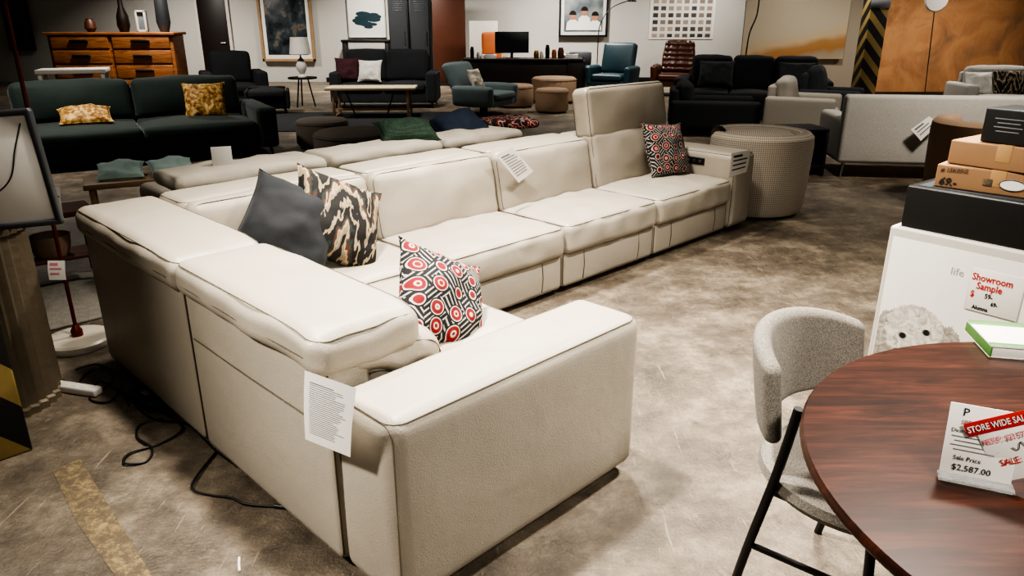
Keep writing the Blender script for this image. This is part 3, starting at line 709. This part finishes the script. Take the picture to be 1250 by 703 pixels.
sd = T('side_table', 'black cube side table at the left end of the light grey sofa', 'table', (3.12,8.05,0), 5)
MB().box((0,0,.485), (.42,.42,.03), .006).build('tabletop', 'blackplastic', sd)
for sx in (-1,1): MB().box((sx*.195,0,.235), (.03,.42,.47), .004).build('side_panel', 'blackplastic', sd)
MB().box((0,0,.1), (.37,.4,.02), .003).build('shelf', 'blackplastic', sd)
sofa('grey_sofa', 'light grey woven sofa seen from behind at the right', 'greyfab', 2.3, .92, .86, (4.62,8.05,0), 172, 2, .2, .62, .44, 'chrome', .16, panel=True)
gsd = (math.cos(R(-8)), math.sin(R(-8))); p0 = (4.55, 7.50)
cs = [VP(1112,158,p0,gsd), VP(1134,142,p0,gsd), VP(1147,150,p0,gsd), VP(1124,172,p0,gsd)]
sheet('price_tag', 'white tag pinned to the back of the light grey sofa', cs, 3)
sofa('pale_sofa', 'pale grey sofa in front of the rust coloured canvas', 'greyfab', 2.3, .9, .84, (8.45,12.4,0), -8, 2, .2, .6, .43, 'chrome', .12)
pillow('black and brown patterned pillow on the pale sofa', 'ikat', .5, .42, .16, (8.05,12.35,.62), (65,0,-8))
pillow('plain pale pillow at the left of the pale sofa', 'whitefab', .45, .4, .15, (7.62,12.45,.60), (65,0,-4))
sofa('black_sofa', 'black fabric sofa in the middle right background', 'blackfab', 2.5, 1.0, .98, (4.05,12.9,0), -18, 3, .22, .66, .45)
pillow('charcoal pillow on the black sofa, at its left end', 'charfab', .6, .45, .2, (3.45,12.95,.72), (68,0,-18))
pillow('charcoal pillow on the black sofa, at its right end', 'charfab', .6, .45, .2, (4.65,12.5,.72), (68,0,-18))
sofa('black_chaise', 'black fabric chaise in front of the black sofa', 'blackfab', 1.0, 1.25, .72, (2.95,11.1,0), 80, 1, .14, .50, .42, cat_='chaise')
sofa('armchair', 'oatmeal woven armchair with dark legs beside the black sofa', 'creamchair', .95, .9, .82, (4.05,10.5,0), 62, 1, .15, .60, .43, 'darkwood', .16, cat_='armchair')
sofa('armchair', 'charcoal armchair with a high back at the right of the oatmeal armchair', 'charfab', .8, .85, .92, (4.75,11.3,0), 62, 1, .14, .62, .44, 'darkwood', .14, cat_='armchair')

def recliner(name, label, mt, loc, rz, tuft=True, sc=(1,1,1), low=0):
    o = T(name, label, 'armchair', loc, rz); o.scale = sc
    MB().lathe([(.28,0),(.28,.03),(.06,.05),(.05,.2)], 28).build('swivel_base', 'darkwood', o)
    MB().lohi((-.3,-.34,.2), (.3,.28,.33), .03, nr=2, nm=3).build('base', mt, o)
    MB().lohi((-.28,-.38,.33), (.28,.2,.46), .05, nr=3, nm=5, puff=(0,0,.02)).build('seat', mt, o)
    bh = .68-low
    def tf(p):
        if not tuft: return p
        g = -abs(math.cos(p.z*math.pi/.11))**6*.02 - abs(math.cos(p.x*math.pi/.19))**8*.015
        return Vector((p.x*(1-.12*max(0,p.z)/.34), p.y-(g if p.y < 0 else 0), p.z))
    MB().soft((0,.33+low*.25,.44+bh/2), (.60,.17,bh+.015), .07, 4, 22 if tuft else 6, (0,.035,.01), rx=-14-low*50, fn=tf).build('backrest', mt, o)
    for sx in (-1,1):
        MB().soft((sx*.345,-.03,.42-low*.2), (.12,.64,.42-low*.4), .055, 3, 4, (.01,0,.02), ry=sx*4).build('armrest', mt, o)
    return o
recliner('recliner', 'brown leather recliner with tufted back by the far wall', 'brownlea', (3.60,16.9,0), -20, sc=(1.2,1.1,1.02))
recliner('recliner', 'teal high backed recliner left of the brown recliner', 'teal', (2.25,17.1,0), -28, False, sc=(1.3,1.1,.97))
recliner('swivel_chair', 'slate grey low lounge chair tilted back beside the tan ottomans', 'slate', (-.50,13.3,0), 62, False, sc=(1.25,1.25,.88), low=.12)
pillow('pale cushion leaning on the slate lounge chair back', 'creamfab', .38, .36, .12, (-.62,13.15,.62), (66,0,62))
sofa('armchair', 'black fabric armchair by the dark door', 'blackfab', 1.15, .95, 1.0, (-5.25,14.4,0), 25, 1, .2, .68, .45, cat_='armchair')
sofa('footstool', 'black square footstool beside the black armchair', 'blackfab', .75, .6, .44, (-4.35,13.5,0), 15, 1, .06, .42, .43, cat_='footstool')
sofa('loveseat', 'charcoal tufted loveseat behind the oak coffee table', 'charfab', 2.0, .9, 1.02, (-2.42,14.7,0), 0, 2, .2, .66, .46, cat_='sofa')
pillow('burgundy pillow at the left end of the charcoal loveseat', 'burg', .45, .45, .15, (-3.10,14.45,.70), (68,0,10))
pillow('white pillow on the charcoal loveseat', 'whitefab', .45, .42, .15, (-2.66,14.35,.68), (66,0,-5))
ct = T('coffee_table', 'pale oak coffee table with open frame in front of the loveseat', 'table', (-2.38,12.95,.0155), 2)
MB().box((0,0,.475), (1.5,.6,.045), .005).build('tabletop', 'paleoak', ct)
for sx in (-1,1):
    MB().box((sx*.62,-.26,.225), (.04,.04,.45), .003).box((sx*.62,.26,.225), (.04,.04,.45), .003).box((sx*.62,0,.02), (.04,.5,.04), .003).build('leg_frame', 'lightwood', ct)
    MB().tube([(sx*.25,-.27,0),(sx*.40,-.27,.45)], .012, 8).build('brace', 'black', ct)
MB().box((0,0,.12), (1.2,.04,.04), .003).build('stretcher', 'lightwood', ct)
tag(MB().soft((0,0,.008), (3.4,2.4,.014), .006, 1, 2).build('rug', 'rug', None, (-2.6,12.4,0), (0,0,2)), 'dark rug under the oak coffee table', 'rug')
st = T('end_table', 'round dark end table holding the white lamp', 'table', (-4.0,14.6,0))
MB().lathe([(.01,.52),(.27,.52),(.27,.55),(.01,.55)], 32).build('tabletop', 'darkwood', st)
for k in range(3): MB().tube([(.2*math.cos(k*2.09),.2*math.sin(k*2.09),0),(.1*math.cos(k*2.09),.1*math.sin(k*2.09),.52)], .014, 8).build('leg', 'black', st)
tl = T('table_lamp', 'white table lamp on the round dark end table', 'lamp', (-4.0,14.6,.551))
MB().lathe([(.08,0),(.08,.02),(.04,.05),(.09,.14),(.1,.22),(.05,.32),(.015,.36),(.012,.45)], 28).build('base', 'whitefab', tl)
MB().lathe([(.2,.42),(.16,.72),(.155,.72),(.195,.42)], 32).build('lamp_shade', 'whitefab', tl)

dr = T('dresser', 'honey wood dresser with dark cup pulls in the left background', 'dresser', (-6.60,13.0,0), 3)
MB().lohi((-1.0,-.25,.06), (1.0,.25,1.34), .01, nr=2, nm=2).build('body', 'honey', dr)
MB().lohi((-1.05,-.29,1.34), (1.05,.28,1.385), .01, nr=2, nm=2).build('top', 'honey', dr)
MB().lohi((-1.02,-.27,0), (1.02,.26,.08), .01, nr=2, nm=2).build('plinth', 'honey', dr)
for j in range(5):
    for sx in (-1,1):
        z = 1.235-.235*j
        dd = MB().soft((sx*.49,-.262,z), (.92,.03,.205), .01, 2, 2).build('drawer', 'honey', dr)
        MB().soft((sx*.49,-.295,z+.015), (.30,.035,.045), .016, 3, 2).build('cup_pull', 'black', dd)
def vase(label, mt, prof, loc, name='vase'):
    o = T(name, label, 'vase', loc); MB().lathe(prof, 28).build('body', mt, o)
    MB().lathe([(prof[-1][0]*.85,prof[-1][1]-.005),(prof[-1][0]*1.04,prof[-1][1]),(prof[-1][0]*1.04,prof[-1][1]+.012),(prof[-1][0]*.85,prof[-1][1]+.012)], 28).build('rim', mt, o)
    return o
vase('tall dark bottle vase on the honey dresser', 'darkwood', [(.07,0),(.1,.1),(.09,.25),(.04,.4),(.035,.6),(.06,.8)], (-6.45,13.0,1.386))
vase('tall grey vase at the right end of the honey dresser', 'greymetal', [(.07,0),(.11,.15),(.1,.5),(.07,.7),(.09,.85)], (-5.78,13.0,1.386))
vase('small brown pot near the left end of the honey dresser', 'brownpanel', [(.05,0),(.09,.06),(.08,.15),(.05,.2)], (-6.98,12.95,1.386))
def picture(label, u0, v0, u1, v1, Y, frame, pmt, fw=.05, matw=0, top=None, name='framed_picture'):
    a = WY(u0,v0,Y); b_ = WY(u1,v1,Y); z1 = top if top else a[1]; z0_ = b_[1]
    w = b_[0]-a[0]; h = z1-z0_
    o = T(name, label, 'picture', ((a[0]+b_[0])/2, Y, z0_))
    b = MB()
    for (cx, cz, sx, sz) in ((0,fw/2,w,fw),(0,h-fw/2,w,fw),(-w/2+fw/2,h/2,fw,h),(w/2-fw/2,h/2,fw,h)): b.soft((cx,-.02,cz), (sx,.05,sz), .008, 2, 1)
    b.build('frame', frame, o)
    MB().box((0,.03,h/2), (w-.02,.05,h-.02), .002).build('backing', 'darkwood', o)
    if matw: MB().box((0,0,h/2), (w-fw,.01,h-fw), .001).build('mat', 'paper', o)
    MB().box((0,-.008,h/2), (w-2*fw-2*matw,.006,h-2*fw-2*matw), .001).build('print', pmt, o)
    return o, w, h
picture('small white framed card on the honey dresser', 164,8,181,37,12.95,'white','bluep',.03,top=1.75)
bpy.data.objects['framed_picture'].location.z = 1.386
o, w, h = picture('large dark picture in a wooden frame on the back wall', 313,0,386,75,20.5,'lightwood','darkprint',.07,.10,top=2.4)
o, w, h = picture('white picture of a dark feathered head above the black mantel', 423,0,472,46,20.5,'white','paper',.03,top=2.3)
b = MB(); random.seed(5)
for k in range(18): b.disc((random.uniform(-.18,.2),-.013-.0003*k,h*.35+random.uniform(-.15,.2)), random.uniform(.06,.15), 12, sx=1.5, sy=.5)
b.build('dark_plumage_print', 'teal', o, smooth=False)
mt_ = T('mantel_table', 'black mantel console below the feathered head picture', 'table', (WY(447,50,20.2)[0],20.2,0))
MB().box((0,0,1.06), (1.25,.35,.06), .01).build('top', 'blackplastic', mt_)
for sx in (-1,1): MB().box((sx*.55,0,.52), (.1,.3,1.03), .006).build('leg', 'blackplastic', mt_)
for i, (u0, u1, lab) in enumerate(((476,500,'left tall black metal locker'), (501,526,'right tall black metal locker'))):
    xa, xb = WY(u0,30,19.9)[0], WY(u1,30,19.9)[0]
    o = T('tall_cabinet', lab+' against the back wall', 'cabinet', ((xa+xb)/2,19.9,0))
    w = xb-xa
    MB().lohi((-w/2,-.2,0), (w/2,.3,2.3), .01, nr=1, nm=1).build('body', 'blackplastic', o)
    dd = MB().box((0,-.21,1.15), (w-.06,.02,2.2), .004).build('door', 'charfab', o)
    MB().tube([(w/2-.1,-.24,1.0),(w/2-.1,-.24,1.3)], .012, 8).build('handle', 'chrome', dd)
    b = MB()
    for k in range(5): b.box((0,-.222,2.0-.05*k), (w*.5,.004,.012), .001)
    b.build('vent', 'greymetal', dd)
xa, xb = WY(528,30,19.6)[0], WY(568,30,19.6)[0]
o = T('wood_panel', 'tall reddish walnut display panel beside the black lockers', 'panel', ((xa+xb)/2,19.6,0))
MB().lohi((-(xb-xa)/2,-.04,.05), ((xb-xa)/2,.04,2.5), .01, nr=1, nm=1).build('panel', 'brownpanel', o)
MB().box((0,0,.025), (xb-xa,.5,.05), .006).build('base', 'blackplastic', o)
dk = T('office_desk', 'long dark office desk near the back wall', 'desk', (.25,17.6,0))
MB().box((0,0,.735), (2.7,.8,.04), .005).build('desktop', 'darkwood', dk)
MB().box((0,-.3,.40), (2.5,.03,.62), .004).build('modesty_panel', 'darkwood', dk)
for sx in (-1,1): MB().box((sx*1.2,0,.36), (.4,.7,.71), .006).build('drawer_pedestal', 'darkwood', dk)
mo = T('computer_monitor', 'black computer monitor on the dark office desk', 'monitor', (.0,17.6,.756), 12)
MB().box((0,0,.34), (.78,.04,.46), .008).build('screen_housing', 'blackplastic', mo); MB().box((0,-.021,.34), (.72,.003,.40), .001).build('screen', 'navy', mo)
MB().box((0,.02,.08), (.06,.03,.16), .004).build('neck', 'black', mo); MB().box((0,.0,.006), (.28,.2,.012), .003).build('foot', 'black', mo)
recliner('office_chair', 'orange brown leather chair behind the desk', 'amber', (-.45,18.6,0), 10, False, sc=(.8,.8,1.15))
for (x, lab, mt2, r_, h_) in ((.55,'brass cup on the desk beside the monitor','gold',.06,.16), (.80,'dark bottle on the office desk','black',.05,.28), (-.75,'white mug at the left of the office desk','white',.05,.12), (1.1,'tall brown jar at the right of the office desk','brownpanel',.07,.22), (.67,'white jar between the brass cup and the dark bottle','white',.045,.14), (.95,'amber jar between the dark bottle and the brown jar','amber',.055,.18), (-.9,'dark bottle at the far left of the office desk','black',.045,.24)):
    vase(lab, mt2, [(r_*.9,0),(r_,h_*.3),(r_,h_*.7),(r_*.7,h_)], (x,17.45,.756), 'desk_jar')
for (x, y, lab, mt2) in ((-.52,17.4,'stack of white papers left of the monitor','paper'), (1.32,17.5,'stack of papers at the right end of the desk','paper')):
    o = T('paper_stack', lab, 'papers', (x,y,.756), 14)
    b = MB()
    for k in range(4): b.box((.004*(k%2),0,.012+.022*k), (.3,.22,.02), .002, rz=(k*7)%11-5)
    b.build('sheets', mt2, o); MB().box((0,0,.098), (.2,.14,.012), .002).build('top_folder', 'navy2', o)
bw = T('filing_cabinet', 'low grey filing cabinet at the right end of the desk', 'cabinet', (1.66,18.8,0))
MB().box((0,0,.42), (.5,.5,.84), .008).build('body', 'greymetal', bw)
for k in range(3):
    dd = MB().box((0,-.255,.17+.26*k), (.45,.015,.24), .003).build('drawer', 'greymetal', bw); MB().tube([(-.07,-.275,.22+.26*k),(.07,-.275,.22+.26*k)], .008, 6).build('handle', 'black', dd)
wpn = T('white_divider', 'white freestanding divider behind the desk', 'divider', (-.70,19.2,0))
MB().box((0,0,.8), (.7,.05,1.5), .006).build('panel', 'white', wpn)
for sx in (-1,1): MB().box((sx*.28,0,.025), (.05,.4,.05), .004).build('foot', 'greymetal', wpn)
o, w, h = picture('black framed photograph of three seated people on the back wall', 683,0,741,45,20.5,'blackplastic','bluep',.05,.08,top=2.35)
hd, bd_, hr = MB(), MB(), MB()
for k, (x, z) in enumerate(((-.28,.52),(.02,.62),(.3,.50))):
    hd.disc((x,-.018-.001*k,z), .085, 18, sy=1.2)
    bd_.add([(x-.17,-.015-.001*k,.17),(x+.17,-.015-.001*k,.17),(x+.15,-.015-.001*k,z-.16),(x+.06,-.015-.001*k,z-.09),(x-.06,-.015-.001*k,z-.09),(x-.15,-.015-.001*k,z-.16)], [(0,1,2,3,4,5)])
    hr.add([(x+.095*math.cos(R(a)),-.0195-.001*k,z+.02+.11*math.sin(R(a))) for a in range(0,181,20)], [tuple(range(10))])
bd_.build('shirts_print', 'paper', o, smooth=False); hd.build('faces_print', 'skin', o, smooth=False); hr.build('hair_print', 'blackplastic', o, smooth=False)
a = WY(795,0,20.5); b_ = WY(871,48,20.5); w = b_[0]-a[0]; h = 2.3-b_[1]
o = T('photo_poster', 'white poster covered in rows of small photos on the back wall', 'poster', ((a[0]+b_[0])/2,20.59,b_[1]))
MB().box((0,0,h/2), (w,.014,h), .002).build('sheet', 'paper', o)
MB().box((0,-.009,h/2), (w-.12,.004,h-.1), .001).build('small_photos', 'photogrid', o)
def arclamp(name, label, x, y, pts, r=.012, mt='black'):
    o = T(name, label, 'lamp', (x,y,0))
    MB().lathe([(.16,0),(.16,.025),(.02,.035)], 28).build('base', mt, o); MB().tube(cat(pts), r, 8).build('pole', mt, o)
    e = pts[-1]; MB().lathe([(.03,.06),(.11,-.06),(.105,-.06),(.025,.055)], 20, XF(e)).build('lamp_shade', mt, o)
arclamp('arc_lamp', 'thin black arc floor lamp left of the teal recliner', 2.15, 19.4, [(0,0,.03),(0,0,1.1),(.05,0,1.5),(.3,0,1.85),(.8,0,2.05)])
arclamp('arc_lamp', 'black jointed floor lamp in front of the back wall near the ochre canvas', 4.9, 16.2, [(0,0,.03),(.02,0,1.2),(.15,0,1.7),(.1,0,2.2),(-.3,0,2.35)], .015)
gl = T('globe_lamp', 'thin floor lamp with a white disc head before the rust canvas', 'lamp', (7.95,14.6,0))
MB().lathe([(.15,0),(.15,.02),(.01,.03)], 28).build('base', 'black', gl); MB().tube([(0,0,.02),(-.12,0,1.75)], .009, 8).build('pole', 'black', gl)
MB().lathe([(.01,-.03),(.2,-.03),(.22,0),(.2,.03),(.01,.03)], 36, XF((-.12,0,1.93),90)).build('head', 'white', gl)
def canvas(label, u0, u1, vb, mt, top, name='canvas_painting'):
    Y = 16.62; a = WY(u0,20,Y)[0]; b2 = WY(u1,20,Y)[0]; zb = max(.05, WY(u0,vb,Y)[1])
    o = T(name, label, 'painting', ((a+b2)/2,Y,zb)); w = b2-a; h = top-zb
    MB().box((0,0,h/2), (w,.05,h), .006).build('canvas', mt, o)
    MB().box((0,.045,h/2), (w-.1,.04,h-.1), .006).build('stretcher_frame', 'lightwood', o)
canvas('wide ochre and cream abstract canvas on the partition wall', 909, 1036, 72, 'ochre', 2.6)
canvas('huge rust orange canvas on the partition wall at the right', 1064, 1262, 112, 'rust', 2.7)
hc = T('hazard_column', 'square column wrapped in black and yellow hazard stripes', 'column', (6.78,14.7,0))
MB().lohi((-.17,-.17,0), (.17,.17,2.9), .01, nr=1, nm=1).build('body', 'hazard', hc)
MB().box((0,-.178,1.86), (.36,.006,.16), .002).build('notice', 'inkl', hc)
picture('dark picture at the upper left of the back wall', 0,0,44,62,20.5,'blackplastic','darkprint',.05,top=2.4)
wt = T('white_side_table', 'small white table left of the dresser', 'table', (-6.4,11.2,0), 20)
MB().box((0,0,.88), (.9,.5,.06), .01).build('tabletop', 'white', wt)
for (x, y) in ((-.4,-.2),(.4,-.2),(.4,.2),(-.4,.2)): MB().box((x,y,.425), (.05,.05,.85), .004).build('leg', 'white', wt)

# ------------------------------------------------------------------ lights
def area(loc, size, e, col=(1,.93,.83), tgt=None, spread=None):
    l = bpy.data.lights.new('ceiling_or_fill_light', 'AREA'); l.energy = e; l.size = size; l.color = col
    o = bpy.data.objects.new('ceiling_or_fill_light', l); COL.objects.link(o); o.location = loc
    if tgt: o.rotation_euler = (Vector(tgt)-Vector(loc)).to_track_quat('-Z','Y').to_euler()
    if spread: l.spread = R(spread)
area((-.75,2.7,3.6), .3, 116, tgt=(.1,2.7,.3), spread=98)
area((.0,5.2,3.7), .35, 98, tgt=(.3,4.2,.3), spread=105)
area((2.1,3.2,3.7), .4, 92, tgt=(1.1,2.9,0), spread=84)
area((1.5,-.3,3.2), .4, 30, tgt=(1.0,1.7,.5), spread=90)
area((-2.6,.9,3.0), .3, 13, tgt=(-.6,1.8,.55), spread=45)  # added fill, no real fixture: lifts the sofa's outer back and the info sheet
area((4.6,5.6,3.6), .5, 55, tgt=(4.6,7.8,.4), spread=95)  # extra lamp added only to brighten the rear of the grey sofa
for (x, y, e) in ((-5,7.6,75),(3,10,45),(6.5,9.6,38),(-5.5,12.0,125),(-2,12.6,75),(1.8,14.5,75),(-3.2,17.8,200),(1.2,18.0,200),(5,18.6,85),(6,14.4,100),(9,14.0,145),(-8,17.3,200)):
    area((x,y,3.7), .35, e, (1,.95,.88), tgt=(x,y+.9 if y > 17 else y+.5,0), spread=120)
wd = bpy.data.worlds.new('world'); scene.world = wd; wd.use_nodes = True
wd.node_tree.nodes['Background'].inputs[0].default_value = (1,.92,.82,1); wd.node_tree.nodes['Background'].inputs[1].default_value = .045
scene.view_settings.view_transform = 'AgX'
try: scene.view_settings.look = 'AgX - High Contrast'
except Exception as e: print(e)
scene.view_settings.exposure = 0.0
